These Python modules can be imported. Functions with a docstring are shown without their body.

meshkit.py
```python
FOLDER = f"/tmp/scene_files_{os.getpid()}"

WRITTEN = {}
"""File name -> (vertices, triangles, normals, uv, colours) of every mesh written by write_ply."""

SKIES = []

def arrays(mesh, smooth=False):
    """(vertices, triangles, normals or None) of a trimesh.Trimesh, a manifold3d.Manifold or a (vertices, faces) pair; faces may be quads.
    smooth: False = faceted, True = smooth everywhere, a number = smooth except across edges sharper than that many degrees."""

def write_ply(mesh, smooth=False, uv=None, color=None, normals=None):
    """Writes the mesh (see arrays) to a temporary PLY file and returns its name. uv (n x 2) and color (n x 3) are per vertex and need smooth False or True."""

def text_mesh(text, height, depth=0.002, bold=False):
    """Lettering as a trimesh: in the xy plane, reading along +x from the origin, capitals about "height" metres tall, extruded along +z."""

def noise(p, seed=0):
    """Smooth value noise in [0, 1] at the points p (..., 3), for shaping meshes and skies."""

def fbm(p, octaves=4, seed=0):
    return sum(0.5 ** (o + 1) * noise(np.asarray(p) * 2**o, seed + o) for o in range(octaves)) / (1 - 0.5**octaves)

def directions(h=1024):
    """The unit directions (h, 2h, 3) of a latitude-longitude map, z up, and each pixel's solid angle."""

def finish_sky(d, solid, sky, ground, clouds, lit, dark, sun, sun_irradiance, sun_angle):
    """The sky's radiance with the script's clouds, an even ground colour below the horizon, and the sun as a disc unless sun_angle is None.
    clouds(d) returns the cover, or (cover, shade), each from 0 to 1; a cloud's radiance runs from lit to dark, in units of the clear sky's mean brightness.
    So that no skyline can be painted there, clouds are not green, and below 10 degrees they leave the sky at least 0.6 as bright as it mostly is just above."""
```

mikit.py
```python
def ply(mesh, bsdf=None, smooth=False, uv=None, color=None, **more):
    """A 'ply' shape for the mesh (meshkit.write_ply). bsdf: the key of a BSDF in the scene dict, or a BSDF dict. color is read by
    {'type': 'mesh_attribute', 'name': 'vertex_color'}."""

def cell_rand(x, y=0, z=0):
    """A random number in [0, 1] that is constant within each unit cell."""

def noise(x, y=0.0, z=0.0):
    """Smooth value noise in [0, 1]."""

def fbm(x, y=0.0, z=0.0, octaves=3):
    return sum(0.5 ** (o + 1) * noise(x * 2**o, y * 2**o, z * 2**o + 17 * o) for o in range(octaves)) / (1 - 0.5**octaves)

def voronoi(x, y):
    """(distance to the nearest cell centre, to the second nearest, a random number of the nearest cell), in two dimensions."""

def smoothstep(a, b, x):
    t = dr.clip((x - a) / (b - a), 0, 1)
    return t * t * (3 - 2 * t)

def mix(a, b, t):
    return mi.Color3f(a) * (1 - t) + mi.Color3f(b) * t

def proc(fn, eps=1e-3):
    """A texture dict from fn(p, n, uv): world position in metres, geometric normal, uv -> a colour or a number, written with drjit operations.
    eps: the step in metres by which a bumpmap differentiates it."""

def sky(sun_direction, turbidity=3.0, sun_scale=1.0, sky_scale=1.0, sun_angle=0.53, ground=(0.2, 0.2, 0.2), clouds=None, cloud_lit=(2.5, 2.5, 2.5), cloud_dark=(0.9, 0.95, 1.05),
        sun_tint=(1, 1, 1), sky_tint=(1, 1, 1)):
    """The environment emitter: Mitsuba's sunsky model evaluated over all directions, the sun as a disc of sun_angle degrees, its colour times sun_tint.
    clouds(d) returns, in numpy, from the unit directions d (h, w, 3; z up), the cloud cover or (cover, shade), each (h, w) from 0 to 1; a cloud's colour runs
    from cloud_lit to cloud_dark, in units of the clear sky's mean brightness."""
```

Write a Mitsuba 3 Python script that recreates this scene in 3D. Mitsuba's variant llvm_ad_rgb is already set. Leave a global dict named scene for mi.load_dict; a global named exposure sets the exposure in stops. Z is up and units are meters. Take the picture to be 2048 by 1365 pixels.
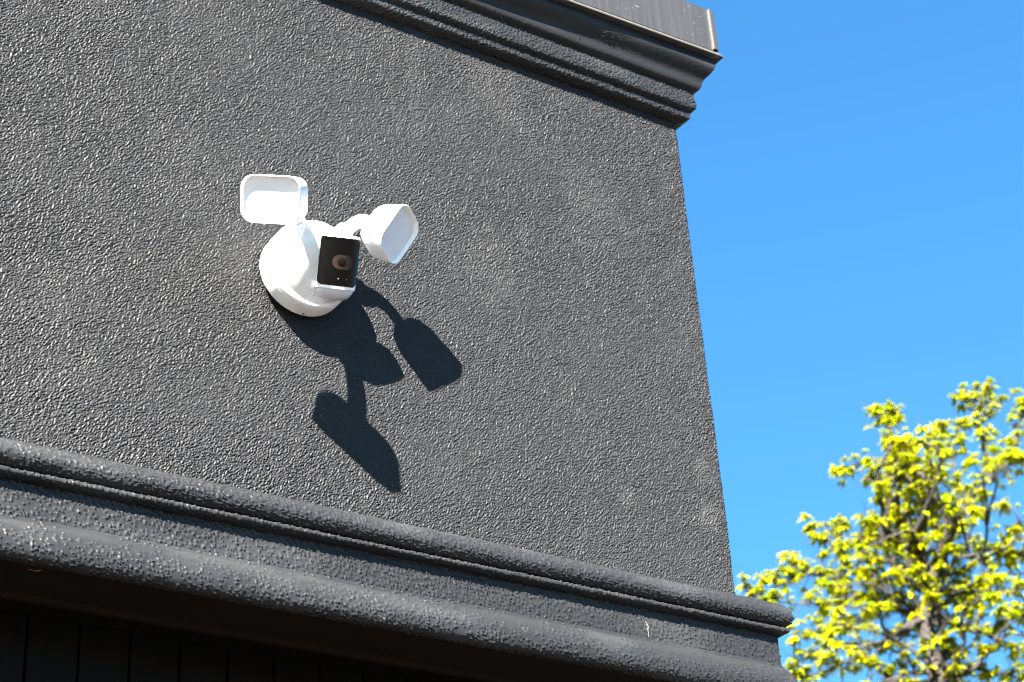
import math, random
import numpy as np, trimesh, mitsuba as mi, drjit as dr
import manifold3d as m3
from shapely.geometry import Polygon, Point, box as sbox
import mikit, meshkit
from mikit import noise, fbm, voronoi, smoothstep, mix, proc
T = mi.ScalarTransform4f
PI = math.pi
rng = np.random.default_rng(7)
random.seed(7)
scene, labels = {}, {}

# ------------------------------------------------------------------ camera, sky, exposure
EYE = np.array([0.0, -2.3, 1.6])
FWD = np.array([0.492869, 0.705986, 0.508591])
UP = np.array([-0.233374, -0.455840, 0.858922])
scene['camera'] = {'type': 'thinlens', 'to_world': T().look_at(origin=EYE.tolist(), target=(EYE + FWD).tolist(), up=UP.tolist()),
                   'fov': 2 * math.degrees(math.atan(1024 / 3800)), 'fov_axis': 'x', 'near_clip': 0.05, 'far_clip': 2000.0,
                   'aperture_radius': 0.0040, 'focus_distance': 2.95}
TO_SUN = (-1.2, -1.0, 1.22)
scene['sky'] = mikit.sky(TO_SUN, turbidity=4.2, sun_scale=7.4, sky_scale=0.84, sun_tint=(0.84, 0.955, 1.20), sky_tint=(0.50, 1.15, 1.48), ground=(0.02, 0.018, 0.016))
exposure = 3.1

# ------------------------------------------------------------------ materials
def tw(b): return {'type': 'twosided', 'bsdf': b}
def rgb(*c): return {'type': 'rgb', 'value': list(c)}

def paint(p, n, uv):
    u, v = uv.x, uv.y
    dust = smoothstep(0.52, 0.82, fbm(u * 5, v * 5 + 2, octaves=4))
    fine = fbm(u * 60, v * 60, octaves=2)
    spots = smoothstep(0.66, 0.78, fbm(u * 11 + 4, v * 11, octaves=5)) * smoothstep(0.4, 0.6, fbm(u * 2 + 1, v * 2))
    runs = smoothstep(0.60, 0.80, fbm(u * 30, v * 1.6, octaves=3)) * smoothstep(3.45, 3.85, v)
    return mix(mi.Color3f(0.0124, 0.0132, 0.0144), mi.Color3f(0.035, 0.036, 0.0375), dr.clip(dust * 0.20 + 0.25 * (fine - 0.5) + 0.35 * spots + 0.22 * runs, 0, 1))

def trim_paint(p, n, uv):
    u, v = uv.x, uv.y
    a = smoothstep(0.5, 0.8, fbm(u * 7, v * 25 + 9, octaves=4))
    up = smoothstep(0.2, 0.9, n.z)                       # dust that has settled on upward faces
    c = mix(mi.Color3f(0.0096, 0.0104, 0.0116), mi.Color3f(0.026, 0.0275, 0.0292), dr.clip(0.35 * a + 0.35 * up, 0, 1))
    return c

scene['wall_stucco'] = tw({'type': 'principled', 'base_color': proc(paint), 'roughness': 0.54, 'specular': 0.16})
scene['trim_stucco'] = tw({'type': 'principled', 'base_color': proc(trim_paint), 'roughness': 0.40, 'specular': 0.20})

def soffit_bounce_paint(p, n, uv):
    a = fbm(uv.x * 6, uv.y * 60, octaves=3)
    t = smoothstep(1.75, 1.25, p.x)  # brown towards the left: warm bounced light painted into the soffit colour
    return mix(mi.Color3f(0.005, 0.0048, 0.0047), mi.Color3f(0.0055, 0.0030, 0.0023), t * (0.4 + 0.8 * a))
scene['soffit_bounce_paint'] = tw({'type': 'principled', 'base_color': proc(soffit_bounce_paint), 'roughness': 0.7, 'specular': 0.15})
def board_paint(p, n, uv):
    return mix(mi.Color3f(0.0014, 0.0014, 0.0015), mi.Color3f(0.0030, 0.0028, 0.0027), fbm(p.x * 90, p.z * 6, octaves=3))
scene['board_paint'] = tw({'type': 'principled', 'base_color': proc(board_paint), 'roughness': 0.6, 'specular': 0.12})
def metal_paint(p, n, uv):
    st = fbm(p.x * 160 + p.y * 160, p.z * 5, octaves=3)
    sp = smoothstep(0.86, 0.93, noise(p.x * 190, p.y * 190, p.z * 120)) * smoothstep(0.4, 0.7, fbm(p.x * 20, p.y * 20, p.z * 20))
    return mix(mix(mi.Color3f(0.0135, 0.0138, 0.0148), mi.Color3f(0.026, 0.0262, 0.027), st), mi.Color3f(0.15, 0.147, 0.14), 0.35 * sp)
scene['coping_metal'] = tw({'type': 'principled', 'base_color': proc(metal_paint), 'roughness': 0.38, 'specular': 0.5})
scene['bare_edge'] = tw({'type': 'principled', 'base_color': rgb(0.06, 0.058, 0.054), 'roughness': 0.5, 'metallic': 0.4})
scene['dark_gap'] = tw({'type': 'principled', 'base_color': rgb(0.01, 0.01, 0.01), 'roughness': 0.8})
scene['mount_paint'] = tw({'type': 'principled', 'base_color': rgb(0.006, 0.006, 0.007), 'roughness': 0.7})

def plastic(p, n, uv):
    d = smoothstep(0.55, 0.85, fbm(p.x * 60, p.y * 60, p.z * 60, octaves=3))
    return mix(mi.Color3f(0.64, 0.63, 0.62), mi.Color3f(0.50, 0.485, 0.46), 0.6 * d)
scene['white_plastic'] = tw({'type': 'principled', 'base_color': proc(plastic), 'roughness': 0.38, 'specular': 0.5})
scene['white_plain'] = tw({'type': 'principled', 'base_color': rgb(0.74, 0.745, 0.745), 'roughness': 0.32, 'specular': 0.5})
scene['diffuser_plastic'] = tw({'type': 'principled', 'base_color': rgb(0.58, 0.58, 0.60), 'roughness': 0.3, 'specular': 0.5})
scene['sensor_plastic'] = tw({'type': 'principled', 'base_color': rgb(0.44, 0.44, 0.50), 'roughness': 0.12, 'specular': 0.6})
scene['gloss_black'] = tw({'type': 'principled', 'base_color': rgb(0.0004, 0.0004, 0.0005), 'roughness': 0.03, 'specular': 0.22})
scene['lens_glass'] = tw({'type': 'principled', 'base_color': rgb(0.020, 0.0125, 0.0095), 'roughness': 0.08, 'specular': 0.25})
scene['lens_dark'] = tw({'type': 'principled', 'base_color': rgb(0.005, 0.004, 0.003), 'roughness': 0.1, 'specular': 0.12})
scene['dirt'] = tw({'type': 'principled', 'base_color': rgb(0.03, 0.026, 0.022), 'roughness': 0.9})
scene['led_white'] = tw({'type': 'principled', 'base_color': rgb(0.85, 0.85, 0.85), 'roughness': 0.1})
scene['silk'] = tw({'type': 'principled', 'base_color': rgb(0.15, 0.145, 0.14), 'roughness': 0.6})

def bark(p, n, uv):
    return mix(mi.Color3f(0.006, 0.0046, 0.0037), mi.Color3f(0.018, 0.0135, 0.0105), fbm(p.x * 26, p.y * 26, p.z * 9, octaves=3))
scene['bark'] = tw({'type': 'principled', 'base_color': proc(bark), 'roughness': 0.85})
scene['leaf'] = {'type': 'principledthin', 'base_color': {'type': 'mesh_attribute', 'name': 'vertex_color'}, 'roughness': 0.5, 'diff_trans': 0.9, 'spec_trans': 0.0}
def asphalt(p, n, uv):
    return mix(mi.Color3f(0.015, 0.0145, 0.014), mi.Color3f(0.024, 0.023, 0.022), fbm(p.x * 3, p.y * 3, octaves=4))
scene['asphalt'] = tw({'type': 'principled', 'base_color': proc(asphalt), 'roughness': 0.9})
def concrete(p, n, uv):
    return mix(mi.Color3f(0.016, 0.012, 0.0095), mi.Color3f(0.026, 0.020, 0.016), fbm(p.x * 4, p.y * 4, octaves=4))
scene['concrete'] = tw({'type': 'principled', 'base_color': proc(concrete), 'roughness': 0.85})

# ------------------------------------------------------------------ helpers
def numbered(k):
    if k not in scene and k not in labels: return k
    i = 1
    while f'{k}_{i:03d}' in scene or f'{k}_{i:03d}' in labels: i += 1
    return f'{k}_{i:03d}'

def part(name, mesh, m, parent=None, label=None, smooth=False, uv=None, color=None, **kw):
    key = numbered((parent + '__' if parent else '') + name)
    scene[key] = mikit.ply(mesh, m, smooth, uv, color)
    if label or kw: labels[key] = {**({'label': label} if label else {}), **kw}
    return key

def thing(name, label, cat, **kw):
    key = numbered(name); labels[key] = {'label': label, 'category': cat, **kw}; return key

def box(x0, x1, y0, y1, z0, z1):
    return trimesh.creation.box(bounds=[[x0, y0, z0], [x1, y1, z1]])

def grid_faces(n, m, closed=False):
    i, j = np.meshgrid(np.arange(n - 1), np.arange(m if closed else m - 1), indexing='ij')
    a = i * m + j; b = i * m + (j + 1) % m
    return np.stack([a, b, b + m, a + m], -1).reshape(-1, 4)

def quads(f): return np.vstack([f[:, [0, 1, 2]], f[:, [0, 2, 3]]])

def dense(pts, step):
    out = [np.array(pts[0], float)]
    for a, b in zip(pts[:-1], pts[1:]):
        a, b = np.array(a, float), np.array(b, float)
        k = max(1, int(np.ceil(np.linalg.norm(b - a) / step)))
        out += [a + (b - a) * i / k for i in range(1, k + 1)]
    return np.array(out)

def rounded(pts, w=0.25, it=2):
    p = np.array(pts, float)
    for _ in range(it):
        q = [p[0]]
        for a, b in zip(p[:-1], p[1:]): q += [a + (b - a) * w, b - (b - a) * w]
        q.append(p[-1]); p = np.array(q)
    return p

def tube(pts, radii, n=10, cap=True):
    pts = np.array(pts, float); r = np.broadcast_to(radii, len(pts)).astype(float)
    t = np.gradient(pts, axis=0); t /= np.linalg.norm(t, axis=1, keepdims=True)
    ref = np.array([0.31, 0.17, 0.93]); u = np.cross(t, ref)
    bad = np.linalg.norm(u, axis=1) < 0.2
    u[bad] = np.cross(t[bad], [1, 0, 0]); u /= np.linalg.norm(u, axis=1, keepdims=True); w = np.cross(t, u)
    a = np.arange(n) * 2 * PI / n
    v = pts[:, None] + r[:, None, None] * (u[:, None] * np.cos(a)[:, None] + w[:, None] * np.sin(a)[:, None])
    v = v.reshape(-1, 3); f = quads(grid_faces(len(pts), n, True))
    if cap:
        k = len(v); v = np.vstack([v, pts[:1], pts[-1:]]); i = np.arange(n); e = (len(pts) - 1) * n
        f = np.vstack([f, np.stack([(i + 1) % n, i, i * 0 + k], 1), np.stack([e + i, e + (i + 1) % n, i * 0 + k + 1], 1)])
    m = trimesh.Trimesh(v, f, process=False); m.fix_normals(); return m

def frame(origin, fwd, up):
    """4x4: local x = right seen from the front's back (up x fwd), local y = fwd, local z = up"""
    f = np.array(fwd, float); f /= np.linalg.norm(f); u = np.array(up, float); u -= u @ f * f; u /= np.linalg.norm(u)
    M = np.eye(4); M[:3, 0] = np.cross(f, u); M[:3, 1] = f; M[:3, 2] = u; M[:3, 3] = origin; return M

def hash2(i, j, k):
    h = ((i.astype(np.int64) + 100000) * 374761393 + (j.astype(np.int64) + 100000) * 668265263 + k * 2147483647) & 0xFFFFFFFF
    h = ((h ^ (h >> 13)) * 1274126177) & 0xFFFFFFFF
    return ((h ^ (h >> 16)) & 0xFFFFFF) / 16777215.0
def fb(u, v, octaves=2, seed=0): return meshkit.fbm(np.stack([u, v, 0 * u + 0.37], -1), octaves, seed)
def grains(u, v, s, seed=0):
    """round stucco grains, s to the metre: (height 0..1, a random number of the grain)"""
    wu = (u + 0.0013 * (fb(u * 420, v * 420, 1, seed) - 0.5)) * s + seed; wv = (v + 0.0013 * (fb(u * 420, v * 420, 1, seed + 50) - 0.5)) * s
    iu, iv = np.floor(wu), np.floor(wv); best = np.full(u.shape, 9.0); which = np.zeros(u.shape)
    for a in (-1, 0, 1):
        for b in (-1, 0, 1):
            ci, cj = iu + a, iv + b
            d = np.hypot(ci + hash2(ci, cj, 1 + seed) - wu, cj + hash2(ci, cj, 2 + seed) - wv)
            near = d < best; which = np.where(near, hash2(ci, cj, 3 + seed), which); best = np.minimum(best, d)
    t = np.clip((best - 0.05) / 0.78, 0, 1)
    return 1 - t * t * (3 - 2 * t), which
def sstep(a, b, x):
    t = np.clip((x - a) / (b - a), 0, 1); return t * t * (3 - 2 * t)
def wall_grain(u, v):
    h, r = grains(u, v, 385.0, 0); h2, r2 = grains(u + 0.37, v + 1.13, 440.0, 3)
    return (0.0027 * h * (0.30 + 0.70 * r) + 0.0011 * h2 * r2 + 0.0013 * fb(u * 250, v * 250) + 0.0012 * fb(u * 60, v * 60)) * (0.70 + 0.6 * fb(u * 5 + 0.3 * v, v * 9 + 5, 3))
def trim_grain(u, v, bare):
    """grains that thin out over a smooth coat; bare: how much of it has none"""
    h, r = grains(u, v, 300.0, 1); dens = fb(u * 14, v * 22 + 3)
    keep = sstep(bare - 0.05, bare + 0.05, r + 0.8 * (dens - 0.5))
    return 0.0021 * h ** 1.5 * (0.4 + 0.8 * r) * keep + 0.0007 * fb(u * 330, v * 330) + 0.0005 * fb(u * 40, v * 70)

def moved(mesh, M):
    m = mesh.copy(); m.apply_transform(M); return m

def cat(ms): return trimesh.util.concatenate(ms)

# ------------------------------------------------------------------ the building: a black stucco parapet corner
CX = 2.0385                       # the corner edge of the wall; its face is the plane y = 0
X0, DEEP = -4.0, 5.0              # the building runs on beyond the frame
bld = thing('building', 'black painted stucco building corner with moulded cornice, metal coping and ledge', 'building')

def samples_x(x1):
    return np.concatenate([np.linspace(X0, -0.6, 12)[:-1], np.arange(-0.6, 0.62, 0.004), np.arange(0.62, x1 - 0.002, 0.0018), [x1]])

def bumpy(p, amp, wave, seed):
    return amp * (meshkit.fbm(p / wave, 2, seed) - 0.5) * 2

def sweep(profile, step, bare, seed, wob=0.0):
    """A moulding: profile (protrusion, z) run along the face and, mitred at the corner, back along the side.  -> mesh, uv"""
    pr = dense(profile, step); L = np.concatenate([[0], np.cumsum(np.linalg.norm(np.diff(pr, axis=0), axis=1))])
    tg = np.gradient(pr, axis=0); nr = np.stack([-tg[:, 1], tg[:, 0]], 1); nr /= np.linalg.norm(nr, axis=1, keepdims=True) + 1e-9
    if nr[:, 0].mean() < 0: nr = -nr
    xs = samples_x(CX)
    V, U = [], []
    X, Pp = np.meshgrid(xs, pr[:, 0], indexing='ij'); Z = np.broadcast_to(pr[:, 1], X.shape)
    t = np.clip((X - (CX - 0.25)) / 0.25, 0, 1)            # fan out into the mitre over the last 25 cm
    Xm = X + t * Pp
    base = np.stack([Xm, -Pp, Z], -1)
    d = trim_grain(Xm, np.broadcast_to(L, X.shape) + seed, np.broadcast_to(bare(pr[:, 1]), X.shape)) + wob * (meshkit.fbm(base * [3, 1, 8], 3, seed + 9) - 0.5)
    # the last column is shared with the return, so the arris stays closed
    N = np.stack([0 * X, np.broadcast_to(-nr[:, 0], X.shape), np.broadcast_to(nr[:, 1], X.shape)], -1)
    Nm = N.copy(); Nm[-1, :, 0] = nr[:, 0]
    front = base + Nm * d[..., None]
    uv = np.stack([Xm, np.broadcast_to(L, X.shape)], -1)
    ys = np.concatenate([np.arange(0, 0.05, 0.0035), np.linspace(0.05, DEEP, 14)])
    Y, P2 = np.meshgrid(ys, pr[:, 0], indexing='ij'); Z2 = np.broadcast_to(pr[:, 1], Y.shape)
    k = np.clip(1 - Y / 0.05, 0, 1)
    ret = np.stack([CX + P2, Y - k * P2, Z2], -1)
    ret = ret + (front[-1] - base[-1])[None] * k[..., None]
    uv2 = np.stack([CX + P2 * 0 + 0.4 + Y, np.broadcast_to(L, Y.shape)], -1)
    f1 = grid_faces(*X.shape); f2 = grid_faces(*Y.shape)
    v = np.vstack([front.reshape(-1, 3), ret.reshape(-1, 3)])
    f = quads(np.vstack([f1, f2 + X.size]))
    m = trimesh.Trimesh(v, f, process=False)
    # faces look outwards
    c = m.triangles_center; n = m.face_normals
    out = np.where(c[:, 0] > CX + 1e-6, n[:, 0] + 0 * n[:, 1], -n[:, 1])
    if out.mean() < 0: m = trimesh.Trimesh(v, f[:, ::-1], process=False)
    return m, np.vstack([uv.reshape(-1, 2), uv2.reshape(-1, 2)])

ZL, ZU = 2.850, 3.862
# upper wall face and side: one plan line with a small rounded arris, densely sampled near the edge
def wall_mesh(z0, z1, near=True):
    pitch = 0.0013 if near else 0.003
    r = 0.004
    xs = np.arange(0.62, CX - r, pitch) if near else np.concatenate([np.linspace(X0, -0.6, 10)[:-1], np.linspace(-0.6, 0.62, 407)])
    plan = [(x, 0.0) for x in xs] + [] if not near else [(x, 0.0) for x in xs] + [(CX - r + r * math.sin(a), r - r * math.cos(a)) for a in np.linspace(0, PI / 2, 6)] + [(CX, y) for y in np.linspace(0.03, DEEP, 12)]
    plan = np.array(plan); tg = np.gradient(plan, axis=0); nr = np.stack([tg[:, 1], -tg[:, 0]], 1); nr /= np.linalg.norm(nr, axis=1, keepdims=True)
    L = plan[0, 0] + np.concatenate([[0], np.cumsum(np.linalg.norm(np.diff(plan, axis=0), axis=1))])
    zs = np.arange(z0, z1 + 1e-6, pitch)
    P = np.stack([np.broadcast_to(plan[:, None, 0], (len(plan), len(zs))), np.broadcast_to(plan[:, None, 1], (len(plan), len(zs))), np.broadcast_to(zs, (len(plan), len(zs)))], -1)
    d = wall_grain(np.broadcast_to(L[:, None], P.shape[:2]), P[..., 2]) - 0.002 + bumpy(P, 0.0012, 0.16, 5)
    P = P + np.stack([nr[:, None, 0] * d, nr[:, None, 1] * d, 0 * d], -1)
    uv = np.stack([np.broadcast_to(L[:, None], d.shape), P[..., 2]], -1)
    m = trimesh.Trimesh(P.reshape(-1, 3), quads(grid_faces(*d.shape)), process=False)
    if m.face_normals[:200, 1].mean() > 0: m = trimesh.Trimesh(m.vertices, m.faces[:, ::-1], process=False)
    return m, uv.reshape(-1, 2)
m, uv = wall_mesh(ZL - 0.02, ZU + 0.03)
part('wall', m, 'wall_stucco', bld, smooth=True, uv=uv)
m, uv = wall_mesh(ZL - 0.02, ZU + 0.03, False)
part('wall', m, 'wall_stucco', bld, smooth=True, uv=uv)

# cornice: two stepped bands under a cove
cornice = rounded([(-0.004, 3.8785), (0.006, 3.8795), (0.0150, 3.8820), (0.0195, 3.8845), (0.0207, 3.8875), (0.0207, 3.9000)], 0.25, 1).tolist() \
    + rounded([(0.0207, 3.9012), (0.0285, 3.9045), (0.0305, 3.9070), (0.0312, 3.917), (0.0306, 3.930), (0.0300, 3.9440)], 0.25, 1).tolist() \
    + rounded([(0.0300, 3.9460), (0.0385, 3.9498), (0.0428, 3.9560), (0.0455, 3.9690), (0.0500, 3.9770), (0.0585, 3.9860), (0.0660, 3.9970), (0.0672, 4.0040)], 0.25, 1).tolist() + [(0.0672, 4.02)]
m, uv = sweep(cornice, 0.0018, lambda z: np.interp(z, [3.94, 3.95], [0.34, 1.1]), 11, 0.002)
part('cornice', m, 'trim_stucco', bld, smooth=True, uv=uv)

# ledge moulding above the fascia
ledge = rounded([(-0.006, 2.866), (0.006, 2.8585), (0.030, 2.8460), (0.0500, 2.8370), (0.0595, 2.8270), (0.0645, 2.8150), (0.0645, 2.8080), (0.0610, 2.8010), (0.0550, 2.7965), (0.0470, 2.7945)], 0.25, 2).tolist() \
    + rounded([(0.0470, 2.7935), (0.0550, 2.7920), (0.0578, 2.7885), (0.0575, 2.7850), (0.0500, 2.7825), (0.0421, 2.7820)], 0.25, 1).tolist() \
    + [(0.0419, 2.7740), (0.0417, 2.735)] \
    + rounded([(0.0417, 2.7300), (0.0435, 2.7250), (0.0445, 2.7225), (0.0475, 2.7180), (0.0535, 2.7080), (0.0590, 2.6940), (0.0600, 2.6830), (0.0580, 2.6720), (0.0520, 2.6650), (0.0440, 2.6630)], 0.25, 2).tolist()
m, uv = sweep(ledge, 0.0018, lambda z: np.interp(z, [2.700, 2.715, 2.728, 2.735, 2.775, 2.78], [0.66, 0.90, 0.90, 0.56, 0.56, 0.50]), 21, 0.003)
part('ledge_moulding', m, 'trim_stucco', bld, smooth=True, uv=uv)

# the underside behind the lower roll, its end trim, and the recessed boarding below
def soffit():
    xs = np.linspace(X0, CX + 0.044, 60); ys = np.array([-0.044, 0.0, 0.051])
    X, Y = np.meshgrid(xs, ys, indexing='ij'); v = np.stack([X, Y, X * 0 + 2.6632], -1).reshape(-1, 3)
    m = trimesh.Trimesh(v, quads(grid_faces(*X.shape)), process=False)
    if m.face_normals[0, 2] > 0: m = trimesh.Trimesh(v, m.faces[:, ::-1], process=False)
    return m, np.stack([X, Y], -1).reshape(-1, 2)
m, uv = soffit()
part('soffit', m, 'soffit_bounce_paint', bld, smooth=True, uv=uv)
part('soffit_trim', box(X0, CX - 0.002, 0.051, 0.060, 2.655, 2.70), 'soffit_bounce_paint', bld)
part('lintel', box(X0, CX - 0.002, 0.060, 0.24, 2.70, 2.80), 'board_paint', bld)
brd = part('recess_wall', box(X0, CX - 0.25, 0.215, 0.30, 0.0, 2.70), 'dark_gap', bld)
bw = 0.079
bx = 0.861 + bw * np.arange(-62, 12)
plank = None
for x in bx:
    b = box(x + 0.0025, x + bw - 0.0025, 0.200, 0.2155, 0.0, 2.699)
    if x < 0.861 - 9 * bw: continue
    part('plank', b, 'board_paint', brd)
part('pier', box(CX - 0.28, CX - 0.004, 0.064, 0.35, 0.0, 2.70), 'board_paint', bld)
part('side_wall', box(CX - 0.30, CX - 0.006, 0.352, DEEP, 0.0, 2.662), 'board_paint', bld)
part('roof', box(X0, CX - 0.03, 0.03, DEEP, 4.03, 4.10), 'coping_metal', bld)

# metal coping on top: face panel, drip edge, standing end seam
def coping():
    zb, zt = 4.0340, 4.1430
    th = 0.0016
    pf = 0.0672
    face = box(X0, CX + pf - 0.0005, -0.0740, -0.0724, zb - 0.0, zt)
    top = box(X0, CX + 0.072, -0.0740, 0.30, zt, zt + th)
    return face, top, zb, zt
face, top, zb, zt = coping()
def tilt(m):            # the coping was not laid quite parallel to the moulding below
    v = m.vertices.copy(); v[:, 2] += (v[:, 0] - CX) * 0.030; return trimesh.Trimesh(v, m.faces, process=False)
cop = part('coping', tilt(box(X0, CX + 0.0610, -0.0740, -0.0722, zb, zt)), 'coping_metal', bld)
part('top_sheet', tilt(box(X0, CX + 0.060, -0.0722, 0.30, zt - 0.0016, zt)), 'coping_metal', cop)
part('end_panel', cat([tilt(box(CX + 0.0642, CX + 0.0735, -0.0752, -0.0724, zb + 0.006, zt - 0.002)), tilt(box(CX + 0.0735, CX + 0.0752, -0.0752, 1.2, zb + 0.004, zt - 0.002))]), 'coping_metal', cop)
part('seam', tilt(box(CX + 0.0612, CX + 0.0640, -0.0775, -0.0722, zb + 0.004, zt - 0.001)), 'bare_edge', cop)
drip = Polygon([(0.0722, zb), (0.0812, zb - 0.0125), (0.0805, zb - 0.0145), (0.0660, zb - 0.0130), (0.0660, zb - 0.0115), (0.078, zb - 0.0122), (0.0722, zb - 0.002)])
def extrude_x(poly, x0, x1):
    m = trimesh.creation.extrude_polygon(poly, x1 - x0, engine='earcut'); v = m.vertices
    m = trimesh.Trimesh(np.stack([x0 + v[:, 2], -v[:, 0], v[:, 1]], 1), m.faces, process=False); m.fix_normals(); return m
def mitre_end(m):
    v = m.vertices.copy(); e = v[:, 0] > CX; v[e, 0] = CX - v[e, 1] - 0.0005; return trimesh.Trimesh(v, m.faces, process=False)
dm = mitre_end(extrude_x(drip, X0, CX + 0.05))
part('drip_edge', tilt(dm), 'bare_edge', cop, label='bare metal drip edge below the coping panel')
def extrude_ret(poly, y1):
    m = trimesh.creation.extrude_polygon(poly, 1.0, engine='earcut'); v = m.vertices
    y = np.where(v[:, 2] > 0.5, y1, -v[:, 0] + 0.0005)
    m = trimesh.Trimesh(np.stack([CX + v[:, 0], y, v[:, 1]], 1), m.faces, process=False); m.fix_normals(); return m
part('drip_edge', tilt(extrude_ret(drip, 0.8)), 'coping_metal', cop)

# ------------------------------------------------------------------ the floodlight camera on the wall
fl = thing('floodlight_camera', 'white security floodlight camera with two lamp heads mounted on the black stucco wall', 'security camera')
BX, BZ = 1.1935, 3.2590
def ringed(rows, n=96, cx=BX, cz=BZ):
    """rows: (out from wall, radius) lathe about the axis that leaves the wall at (cx, cz)"""
    a = np.arange(n) * 2 * PI / n; V = []
    for o, r in rows: V.append(np.stack([cx + r * np.cos(a), np.full(n, -o), cz + r * np.sin(a)], 1))
    m = trimesh.Trimesh(np.vstack(V), quads(grid_faces(len(rows), n, True)), process=False)
    m.merge_vertices(); m.update_faces(m.nondegenerate_faces()); m.fix_normals(); return m
gk = trimesh.creation.cylinder(0.062, 0.0135, sections=64); gk.apply_transform(trimesh.transformations.rotation_matrix(PI / 2, [1, 0, 0])); gk.apply_translation((BX + 0.002, -0.0062, BZ + 0.002))
part('gasket', gk, 'mount_paint', fl)
rows = [(0.0122, 0.0), (0.0122, 0.070), (0.0126, 0.0728), (0.014, 0.0738), (0.017, 0.0742), (0.0375, 0.0746), (0.0380, 0.0743), (0.0384, 0.0735), (0.0388, 0.0735), (0.0392, 0.0741), (0.0398, 0.0744)]
def front(x, z):
    """how far the front of the base stands off the wall: it leans back towards the bottom and is crowned at the top"""
    a = 0.0435 + 0.90 * (z + 0.0745); b = 0.1120 - 9.5 * (x * x + (z - 0.010) ** 2) - 0.040 * np.exp(-((x - 0.030) ** 2 + (z + 0.020) ** 2) / 0.0014); k = 0.022
    h = np.clip(0.5 + 0.5 * (b - a) / k, 0, 1); return b * (1 - h) + a * h - k * h * (1 - h)
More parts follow.
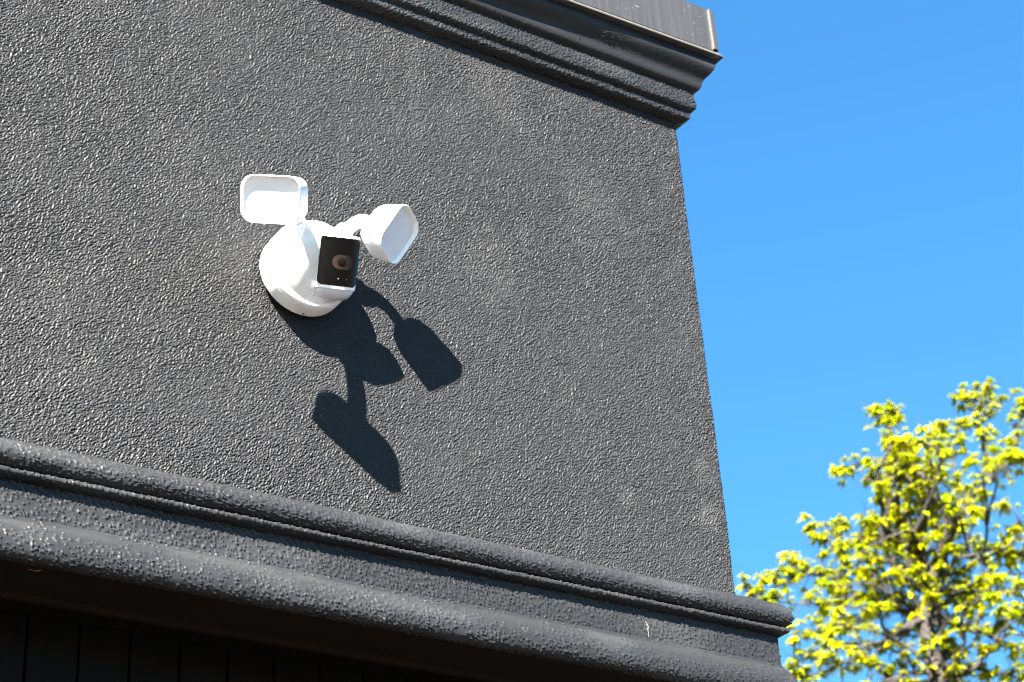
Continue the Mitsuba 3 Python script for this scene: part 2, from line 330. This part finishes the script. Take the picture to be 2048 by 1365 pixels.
def base_mesh(n=120):
    a = np.arange(n) * 2 * PI / n; V = [np.stack([r * np.cos(a), np.full(n, o), r * np.sin(a)], 1) for o, r in rows]
    fl_ = 0.0095 + 0.0055 * sstep(-0.6, 0.9, np.sin(a)); e = front(0.0744 * np.cos(a), 0.0744 * np.sin(a))
    e = np.maximum(e, 0.0405 + fl_)
    for t in np.linspace(0, 1, 8):
        r = 0.0744 - fl_ * (1 - np.cos(t * PI / 2)); x, z = r * np.cos(a), r * np.sin(a)
        o = e - fl_ + fl_ * np.sin(t * PI / 2); w = t ** 2
        V.append(np.stack([x, o * (1 - w) + w * np.maximum(front(x, z), o * 0.5 + 0.02), z], 1))
    r1 = 0.0744 - fl_
    for t in np.linspace(1, 0, 14)[1:]:
        x, z = r1 * t * np.cos(a), r1 * t * np.sin(a); V.append(np.stack([x, front(x, z), z], 1))
    P = np.vstack(V); m = trimesh.Trimesh(np.column_stack([BX + P[:, 0], -P[:, 1], BZ + P[:, 2]]), quads(grid_faces(len(V), n, True)), process=False)
    m.merge_vertices(); m.update_faces(m.nondegenerate_faces()); m.fix_normals(); return m
base = part('base', base_mesh(), 'white_plastic', fl, smooth=35)
def disc(center, normal, r, h, n=28):
    m = trimesh.creation.cylinder(r, h, sections=n); m.apply_transform(trimesh.geometry.align_vectors([0, 0, 1], normal)); m.apply_translation(center); return m
part('drain_hole', disc((BX + 0.0005, -0.0195, BZ - 0.0742), (0, 0, 1), 0.0017, 0.0012), 'dirt', base)
part('screw_cover', disc((BX - 0.0335, -(front(-0.0335, 0.0200) - 0.0005), BZ + 0.0200), (-0.12, -0.87, -0.45), 0.0085, 0.006), 'white_plain', base)
sp = []
for _ in range(26):
    x, z = rng.normal(0.006, 0.022), rng.uniform(-0.062, -0.028)
    s = trimesh.creation.icosphere(1, rng.uniform(0.0003, 0.0008)); s.apply_translation((BX + x, -front(x, z), BZ + z)); sp.append(s)
part('dirt_specks', cat(sp), 'dirt', base, kind='stuff')

# camera module: local x = right as it looks at you (seen from the front), y = forward, z = up
CF = np.array([-0.1526, -0.8345, -0.5294]); CU = np.array([-0.1428, -0.5122, 0.8469])
CM = frame(np.array([1.2148, -0.106, 3.2383]), CF, CU)
CM[:3, 0] = -CM[:3, 0]                      # x to the right of someone facing it
HW, RAD, BACK = 0.0325, 0.046, 0.042        # half width, radius of the front, depth behind
def section(k=1.0, inset=0.0, n=24):
    hw = HW - inset; R = RAD - inset
    a0 = math.asin(hw / RAD) ; yc = -RAD
    arc = [(RAD * math.sin(a) * (hw / HW), yc + R * math.cos(a)) for a in np.linspace(-a0, a0, n)]
    ye = arc[0][1]
    c = 0.012
    back = [(hw, ye - 0.010), (hw, -BACK + c), (hw - c * 0.3, -BACK + c * 0.3), (hw - c, -BACK), (-hw + c, -BACK), (-hw + c * 0.3, -BACK + c * 0.3), (-hw, -BACK + c), (-hw, ye - 0.010)]
    return np.array(arc + back)
def loft(levels):
    S = []
    for z, inset, dy in levels:
        s = section(inset=inset); S.append(np.column_stack([s[:, 0], s[:, 1] + dy, np.full(len(s), z)]))
    n = len(S[0]); v = np.vstack(S + [S[0].mean(0)[None], S[-1].mean(0)[None]]); f = quads(grid_faces(len(S), n, True)); i = np.arange(n); e = (len(S) - 1) * n
    f = np.vstack([f, np.stack([i, (i + 1) % n, i * 0 + len(S) * n], 1), np.stack([e + (i + 1) % n, e + i, i * 0 + len(S) * n + 1], 1)])
    m = trimesh.Trimesh(v, f, process=False); m.fix_normals(); return m
Zt, Zb = 0.0385, -0.0375                    # top and bottom of the black face
body = loft([(Zb - 0.0052, 0.0008, 0), (Zb - 0.0045, 0.0, 0), (Zt + 0.0010, 0.0, 0), (Zt + 0.0032, 0.0008, 0), (Zt + 0.0046, 0.0030, 0), (Zt + 0.0052, 0.008, 0)])
head = part('camera_head', moved(body, CM), 'white_plain', fl, smooth=40)
sens = loft([(Zb - 0.0225, 0.0190, -0.004), (Zb - 0.0220, 0.0150, -0.003), (Zb - 0.0195, 0.0092, -0.001), (Zb - 0.0155, 0.0050, 0), (Zb - 0.0105, 0.0024, 0), (Zb - 0.0053, 0.0012, 0)])
part('sensor_cover', moved(sens, CM), 'sensor_plastic', head, label='lavender grey motion sensor cover under the camera face', smooth=40)
def bent(poly, y0, th, edge=0.0022):
    """a flat outline (arc length, height) wrapped on the curved front, its face at y0 in front of the surface, th thick"""
    m = trimesh.creation.extrude_polygon(poly, th, engine='earcut')
    v, f = trimesh.remesh.subdivide_to_size(m.vertices, m.faces, edge, max_iter=12)
    R = RAD + y0 - th + v[:, 2]; a = v[:, 0] / RAD
    m = trimesh.Trimesh(np.stack([R * np.sin(a), -RAD + R * np.cos(a), v[:, 1]], 1), f); m.merge_vertices(); m.fix_normals(); return m
HA = RAD * math.asin(HW / RAD) - 0.0012
fr = Polygon([(-HA, Zt), (HA, Zt), (HA, Zb), (-HA, Zb)])
lowr = fr.buffer(-0.009).buffer(0.009).union(sbox(-HA, Zt - 0.02, HA, Zt))
panel = part('front_panel', moved(bent(lowr, 0.0007, 0.0010), CM), 'gloss_black', head, label='glossy black camera face', smooth=30)
def stadium(cx, cy, w, h): 
    return sbox(cx - w / 2 + h / 2, cy - 0.0001, cx + w / 2 - h / 2, cy + 0.0001).buffer(h / 2, quad_segs=12)
LX, LZ = 0.0045, 0.0005
part('lens_bezel', moved(bent(stadium(LX, LZ, 0.0430, 0.0305).difference(stadium(LX, LZ, 0.0350, 0.0228)), 0.0016, 0.0016), CM), 'gloss_black', panel, smooth=30)
part('lens_window', moved(bent(stadium(LX, LZ, 0.0352, 0.0230), 0.0011, 0.0010), CM), 'lens_glass', panel, smooth=30)
lens = trimesh.creation.icosphere(3, 1.0); lens.apply_scale((0.0068, 0.0014, 0.0078)); lens.apply_translation((LX - 0.003, 0.0008, LZ))
part('lens', moved(lens, CM), 'lens_dark', panel, smooth=True)
ledm = []
for x, z, r in ((0.0040, 0.0225, 0.0006), (-0.0010, -0.0265, 0.0006), (0.0125, -0.0265, 0.0004)):
    a = x / RAD; s = trimesh.creation.icosphere(2, r); s.apply_translation(((RAD + 0.0005) * math.sin(a), -RAD + (RAD + 0.0005) * math.cos(a), z)); 
    part('indicator', moved(s, CM), 'led_white', panel, smooth=True)
# neck between dome and camera
neck = tube([(BX + 0.016, -0.040, BZ + 0.004), (1.226, -0.074, 3.264)], [0.030, 0.022], 32)
part('neck', neck, 'white_plastic', fl, smooth=40)

# lamp heads
def rrect(w, h, r, n=14):
    r = min(r, w * 0.999, h * 0.999); pts = []
    for cx, cz, a0 in ((w - r, h - r, 0), (-w + r, h - r, PI / 2), (-w + r, -h + r, PI), (w - r, -h + r, 1.5 * PI)):
        pts += [(cx + r * math.cos(a0 + t), cz + r * math.sin(a0 + t)) for t in np.linspace(0, PI / 2, n)]
    return np.array(pts)
def lamp_shell(W, H, depth):
    rows = [(0.0 - depth, 0.0, 0.0), (-depth, 0.58, 0.46), (-depth + 0.0015, 0.67, 0.56), (-depth + 0.005, 0.765, 0.68), (-depth + 0.011, 0.855, 0.80), (-depth + 0.019, 0.925, 0.90), (-0.016, 0.97, 0.96), (-0.004, 1, 1), (-0.0008, 1, 1), (-0.0001, 0.992, 0.989), (0.0, 0.984, 0.979), (-0.0003, 0.974, 0.966), (-0.0012, 0.967, 0.957), (-0.0090, 0.945, 0.930)]
    R = 0.021; V = []
    for y, sx, sz in rows:
        p = rrect(W * max(sx, 1e-4), H * max(sz, 1e-4), R * max(min(sx, sz), 1e-3)); V.append(np.column_stack([p[:, 0], np.full(len(p), y), p[:, 1]]))
    m = trimesh.Trimesh(np.vstack(V), quads(grid_faces(len(V), len(V[0]), True)), process=False); m.merge_vertices(); m.update_faces(m.nondegenerate_faces()); m.fix_normals()
    return m
def lamp_diffuser(W, H):
    p = rrect(W * 0.953, H * 0.938, 0.0195)
    m = trimesh.creation.extrude_polygon(Polygon(p), 0.0015, engine='earcut'); v = m.vertices
    m = trimesh.Trimesh(np.stack([v[:, 0], v[:, 2] - 0.0092, v[:, 1]], 1), m.faces, process=False); m.fix_normals(); return m
def lamp(M, W, H, depth, label, arm_pts, collar):
    h = part('lamp_head', moved(lamp_shell(W, H, depth), M), 'white_plain', fl, label=label, smooth=32)
    part('diffuser', moved(lamp_diffuser(W, H), M), 'diffuser_plastic', h)
    ap = rounded(arm_pts, 0.22, 3)
    arm = part('arm', tube(ap, 0.0112, 24), 'white_plain', fl, smooth=50)
    # knurled collar where the arm leaves the base
    c0, c1 = np.array(collar[0]), np.array(collar[1]); n = 48; a = np.arange(n) * 2 * PI / n
    rr = 0.0150 + 0.0007 * (np.arange(n) % 4 < 2)
    prof = [(0.0, 0.0), (0.0, 0.95), (0.0015, 1.0), (0.8, 1.0), (0.93, 0.95), (1.0, 0.9), (1.0, 0.0)]
    L = np.linalg.norm(c1 - c0); V = []
    for t, s in prof: V.append(np.stack([rr * s * np.cos(a), rr * s * np.sin(a), np.full(n, t * L)], 1))
    m = trimesh.Trimesh(np.vstack(V), quads(grid_faces(len(V), n, True)), process=False); m.fix_normals()
    m.apply_transform(trimesh.geometry.align_vectors([0, 0, 1], (c1 - c0) / L)); m.apply_translation(c0)
    part('collar', m, 'white_plastic', arm)
    return h
# left one
ML = frame((1.0360, -0.2180, 3.2300), (-0.6595, -0.4750, -0.5827), (-0.2727, -0.5633, 0.7799))
lamp(ML, 0.0475, 0.0362, 0.060, 'left lamp head, its white diffuser turned to the viewer',
     [(1.1640, -0.053, 3.3190), (1.1510, -0.080, 3.318), (1.124, -0.140, 3.296), (1.102, -0.166, 3.277), (1.068, -0.192, 3.256)],
     [(1.1665, -0.048, 3.3150), (1.1545, -0.074, 3.3185)])
# right one: long side runs up to the right
MR = frame((1.3112, -0.1300, 3.3070), (0.4489, -0.7569, -0.475), (0.4463, -0.2706, 0.853))
lamp(MR, 0.0345, 0.0450, 0.058, 'right lamp head turned away to the right, its panel in shade',
     [(1.236, -0.038, 3.317), (1.2585, -0.063, 3.3460), (1.2680, -0.078, 3.351), (1.2750, -0.094, 3.341), (1.295, -0.104, 3.325)],
     [(1.2390, -0.043, 3.322), (1.2545, -0.059, 3.3425)])

# ------------------------------------------------------------------ small things on the mouldings: cobwebs
web = []
for (x, z, p), n in (((1.80, 2.742, 0.0445), 4), ((0.79, 2.662, 0.030), 5), ((1.30, 2.672, 0.060), 2)):
    for _ in range(n):
        a = np.array([x, -p - 0.002, z]); b = a + rng.normal(0, 1, 3) * [0.010, 0.003, 0.010]
        web.append(tube([a, (a + b) / 2 + [0, -0.001, -0.001], b], 0.00022, 4))
part('cobweb', cat(web), 'silk', None, label='pale cobweb threads caught on the black lower moulding', category='cobweb', kind='stuff')

# ------------------------------------------------------------------ the tree
tree = thing('leafy_tree', 'tree with fresh yellow green leaves and dark branches standing beside the building', 'tree')
TC = np.array([8.09, 5.15])
B = dict(
 b1=[(8.15,5.09,6.13),(8.21,5.03,6.24),(8.19,5.04,6.36),(8.18,5.05,6.5),(8.18,5.06,6.65),(8.12,5.12,6.77),(8.1,5.14,6.84),(8.08,5.16,6.96),(8.07,5.17,7.1),(8.09,5.15,7.26),(8.11,5.14,7.33)],
 b1b=[(8.12,5.12,6.77),(8.05,5.2,6.81),(7.97,5.28,6.85)], b1c=[(8.08,5.16,6.93),(8.0,5.25,6.96),(7.92,5.33,6.96),(7.84,5.42,6.94)], b1d=[(8.08,5.16,7.2),(8.04,5.21,7.29),(8.03,5.22,7.37)],
 b2=[(8.21,5.03,6.24),(8.26,4.96,6.39),(8.32,4.9,6.51),(8.38,4.83,6.61),(8.45,4.74,6.68),(8.52,4.66,6.73),(8.59,4.57,6.77)],
 b3=[(8.14,5.1,6.03),(8.08,5.16,6.13),(8.06,5.19,6.25),(8.07,5.17,6.37),(8.06,5.19,6.54)],
 b4=[(8.1,5.15,5.82),(8.07,5.18,5.83),(8.01,5.24,5.89),(7.95,5.3,5.95),(7.9,5.35,5.99),(7.79,5.47,6.05),(7.66,5.59,6.04),(7.56,5.69,6.03),(7.44,5.81,6.1)],
 b5=[(8.09,5.15,6.02),(7.97,5.28,6.11),(7.84,5.42,6.16),(7.79,5.46,6.3),(7.78,5.48,6.44),(7.8,5.46,6.57)], b5b=[(7.79,5.46,6.3),(7.73,5.53,6.49),(7.67,5.59,6.6)],
 b5c=[(7.84,5.42,6.16),(7.68,5.57,6.24),(7.58,5.67,6.36)], b5d=[(7.68,5.57,6.24),(7.52,5.72,6.24),(7.44,5.8,6.22)], b5e=[(7.88,5.38,6.17),(7.9,5.36,6.35),(7.94,5.32,6.52)],
 b6=[(8.2,5.03,6.25),(8.33,4.89,6.27),(8.41,4.79,6.23),(8.51,4.66,6.17)], b7=[(8.1,5.15,5.84),(8.22,5.01,5.73),(8.3,4.92,5.68),(8.4,4.8,5.76),(8.47,4.72,5.8)],
 b8=[(8.3,4.92,5.68),(8.36,4.84,5.61),(8.43,4.76,5.53)], b9=[(8.09,5.15,5.43),(7.95,5.3,5.42),(7.9,5.35,5.48),(7.85,5.4,5.58),(7.79,5.47,5.66),(7.62,5.64,5.61),(7.5,5.74,5.61)],
 b10=[(8.45,4.74,6.68),(8.44,4.75,6.93),(8.47,4.72,7.21),(8.51,4.67,7.35)], b10b=[(8.46,4.73,7.15),(8.43,4.77,7.28),(8.4,4.81,7.36)], b11=[(8.52,4.66,6.73),(8.57,4.59,6.94),(8.61,4.54,7.13),(8.65,4.5,7.25)],
 b12=[(8.18,5.05,6.5),(8.18,5.05,6.73),(8.24,4.99,6.97),(8.29,4.93,7.15)], b13=[(8.32,4.9,6.51),(8.32,4.9,6.77),(8.32,4.89,6.97),(8.38,4.82,7.14)],
 b14=[(7.95,5.3,5.95),(7.81,5.45,5.87),(7.67,5.59,5.89),(7.54,5.71,5.83)], b15=[(7.85,5.4,5.58),(7.79,5.46,5.72),(7.63,5.62,5.75),(7.5,5.74,5.69)],
 b16=[(8.1,5.15,5.82),(8.2,5.03,5.92),(8.34,4.88,5.96),(8.48,4.71,5.96)], b17=[(8.09,5.15,5.47),(8.2,5.03,5.48),(8.32,4.89,5.4),(8.41,4.79,5.37)],
 b18=[(7.9,5.35,5.99),(7.83,5.43,6.08),(7.75,5.5,6.12)], b19=[(7.44,5.81,6.1),(7.36,5.87,6.13),(7.33,5.9,6.21)])
TH = dict(b1=.034, b2=.026, b3=.02, b4=.024, b5=.02, b6=.02, b7=.028, b9=.022, b16=.02, b17=.022)
away = np.array([0.72, 0.69, 0.0])
def deepen(p, seed):
    """the crown has depth: each limb leans towards or away from the street as it leaves the trunk"""
    p = np.array(p, float); side = np.hypot(p[:, 0] - TC[0], p[:, 1] - TC[1])
    g = (meshkit.fbm(np.column_stack([p[:, 0] * 1.3, p[:, 1] * 1.3, p[:, 2] * 1.6]) + seed * 7.3, 2, seed) - 0.5) * (0.6 if seed == 1 else 3.0) + (0.15 if seed == 1 else 0)
    up = np.clip(p[:, 2] - 5.8, 0, 3) * 0.35 + side
    return p + away * (g * up)[:, None]
trunk = [(8.10, 5.20, -0.05), (8.12, 5.19, 0.5), (8.16, 5.18, 1.6), (8.13, 5.17, 3.0), (8.12, 5.15, 4.3), (8.1, 5.14, 5.3), (8.08, 5.16, 5.57), (8.08, 5.17, 5.71), (8.08, 5.16, 5.8), (8.11, 5.13, 5.9), (8.14, 5.1, 6.03), (8.15, 5.09, 6.13)]
part('trunk', tube(rounded(trunk, 0.25, 1), np.interp(rounded(trunk, 0.25, 1)[:, 2], [0, 0.4, 3, 5.3, 6.13], [0.16, 0.125, 0.095, 0.062, 0.036]), 14), 'bark', tree, smooth=True)
limbs = []
def rot(p, deg, s, seed):
    p = np.array(p, float); a = math.radians(deg); d = p - [TC[0], TC[1], 0]
    return np.column_stack([TC[0] + s * (d[:, 0] * math.cos(a) - d[:, 1] * math.sin(a)), TC[1] + s * (d[:, 0] * math.sin(a) + d[:, 1] * math.cos(a)), 5.7 + (d[:, 2] - 5.7) * (0.9 + 0.1 * s)])
for ang, s, seed in ((0, 1.0, 1), (62, 0.62, 2), (118, 0.75, 3), (178, 1.05, 4), (236, 0.75, 5), (300, 0.62, 6)):
    for k, pts in B.items():
        p = deepen(pts, 1) if ang == 0 else rot(deepen(pts, seed), ang, s, seed)
        if ang:                                             # the crown narrows towards its top on the street side
            lat = (p[:, 0] - TC[0]) * -0.72 + (p[:, 1] - TC[1]) * 0.69; bad = np.nonzero(p[:, 2] > 7.05 - 1.3 * np.maximum(lat, 0) - 0.12)[0]
            p = p[:bad[0]] if len(bad) else p
            if len(p) < 3: continue
        pr = rounded(p, 0.25, 2); pr[1:-1] += rng.normal(0, 0.006, (len(pr) - 2, 3))
        r0 = TH.get(k, 0.013); L = np.linspace(0, 1, len(pr))
        part('branch', tube(pr, 0.85 * r0 * (1 - 0.85 * L), 7), 'bark', tree, smooth=True)
        limbs.append((pr, r0, ang))
# twigs with tufts of young drooping leaves
twigs, LV, LF, LC, off = [], [], [], [], 0
def tuft(at, axis, size):
    """a fan of arching leaf ribbons around the twig's tip"""
    global off
    n = int(rng.integers(16, 26)); axis = axis / np.linalg.norm(axis)
    tone = rng.uniform(0, 1); col = np.array([0.31, 0.31, 0.004]) * (1 - tone) + np.array([0.21, 0.26, 0.005]) * tone
    for _ in range(n):
        d = axis * 0.5 + rng.normal(0, 0.8, 3); d[2] = abs(d[2]) * 0.5 + 0.22; d /= np.linalg.norm(d)
        side = np.cross(d, [0, 0, 1]) + rng.normal(0, 0.25, 3); side /= np.linalg.norm(side)
        L = size * rng.uniform(0.6, 1.15); w = L * rng.uniform(0.11, 0.19)
        t = np.array([0, 0.4, 0.75, 1.0]); droop = rng.uniform(0.35, 0.95)
        spine = at + d * (L * t)[:, None] + np.array([0, 0, -1.0]) * (droop * L * t ** 2)[:, None]
        ww = w * np.array([0.45, 1.0, 0.8, 0.2])
        v = np.stack([spine - side * ww[:, None], spine + side * ww[:, None]], 1).reshape(-1, 3)
        f = np.array([[0, 1, 3], [0, 3, 2], [2, 3, 5], [2, 5, 4], [4, 5, 7], [4, 7, 6]])
        LV.append(v); LF.append(f + off); LC.append(np.tile(np.clip(col * rng.uniform(0.75, 1.2) * rng.uniform(0.88, 1.12, 3), 0, 1), (8, 1))); off += 8
for pr, r0, ang in limbs:
    seg = np.linalg.norm(np.diff(pr, axis=0), axis=1); cum = np.concatenate([[0], np.cumsum(seg)])
    step = 0.0150 if ang == 0 else 0.10
    s = 0.10 if r0 > 0.015 else 0.03
    while s < cum[-1]:
        p = np.array([np.interp(s, cum, pr[:, i]) for i in range(3)]); q = np.array([np.interp(min(s + 0.03, cum[-1] + 0), cum, pr[:, i]) for i in range(3)]); tg = q - p + 1e-6
        tg /= np.linalg.norm(tg)
        fr_ = s / cum[-1]; L = rng.uniform(0.03, 0.17) * (1.15 - 0.5 * fr_)
        d = tg * 0.5 + rng.normal(0, 0.75, 3) + np.array([0, 0, 0.25]); d /= np.linalg.norm(d)
        e = p + d * L; mid = (p + e) / 2 + rng.normal(0, 0.010, 3)
        if rng.uniform() < 0.93:
            twigs.append(tube([p, mid, e], [0.0045, 0.0035, 0.002], 4, False))
            tuft(e, d, rng.choice([0.030, 0.040, 0.052, 0.066]) * rng.uniform(0.85, 1.15))
            if rng.uniform() < 0.35: tuft(mid, rng.normal(0, 1, 3), rng.uniform(0.025, 0.045))
        s += step * rng.uniform(0.5, 1.5)
    tuft(pr[-1], pr[-1] - pr[-2], 0.085)
    # a few bare twig ends
    for _ in range(2):
        i = rng.integers(len(pr) // 2, len(pr)); d = rng.normal(0, 1, 3) + [0, 0, 0.4]; d /= np.linalg.norm(d)
        twigs.append(tube([pr[i], pr[i] + d * 0.07, pr[i] + d * 0.15 + rng.normal(0, 0.015, 3)], [0.004, 0.003, 0.0015], 4, False))
part('twigs', cat(twigs), 'bark', tree, kind='stuff')
part('crown', (np.vstack(LV), np.vstack(LF)), 'leaf', tree, color=np.vstack(LC), kind='stuff')

# ------------------------------------------------------------------ the ground
part('ground', box(-400, 400, -400, 400, -0.3, -0.12), 'asphalt', None, label='grey asphalt ground around the building', kind='structure')
part('pavement', box(-12, 14, -4.0, 0.1, -0.25, 0.0), 'concrete', None, label='brown paving along the foot of the building', kind='structure')
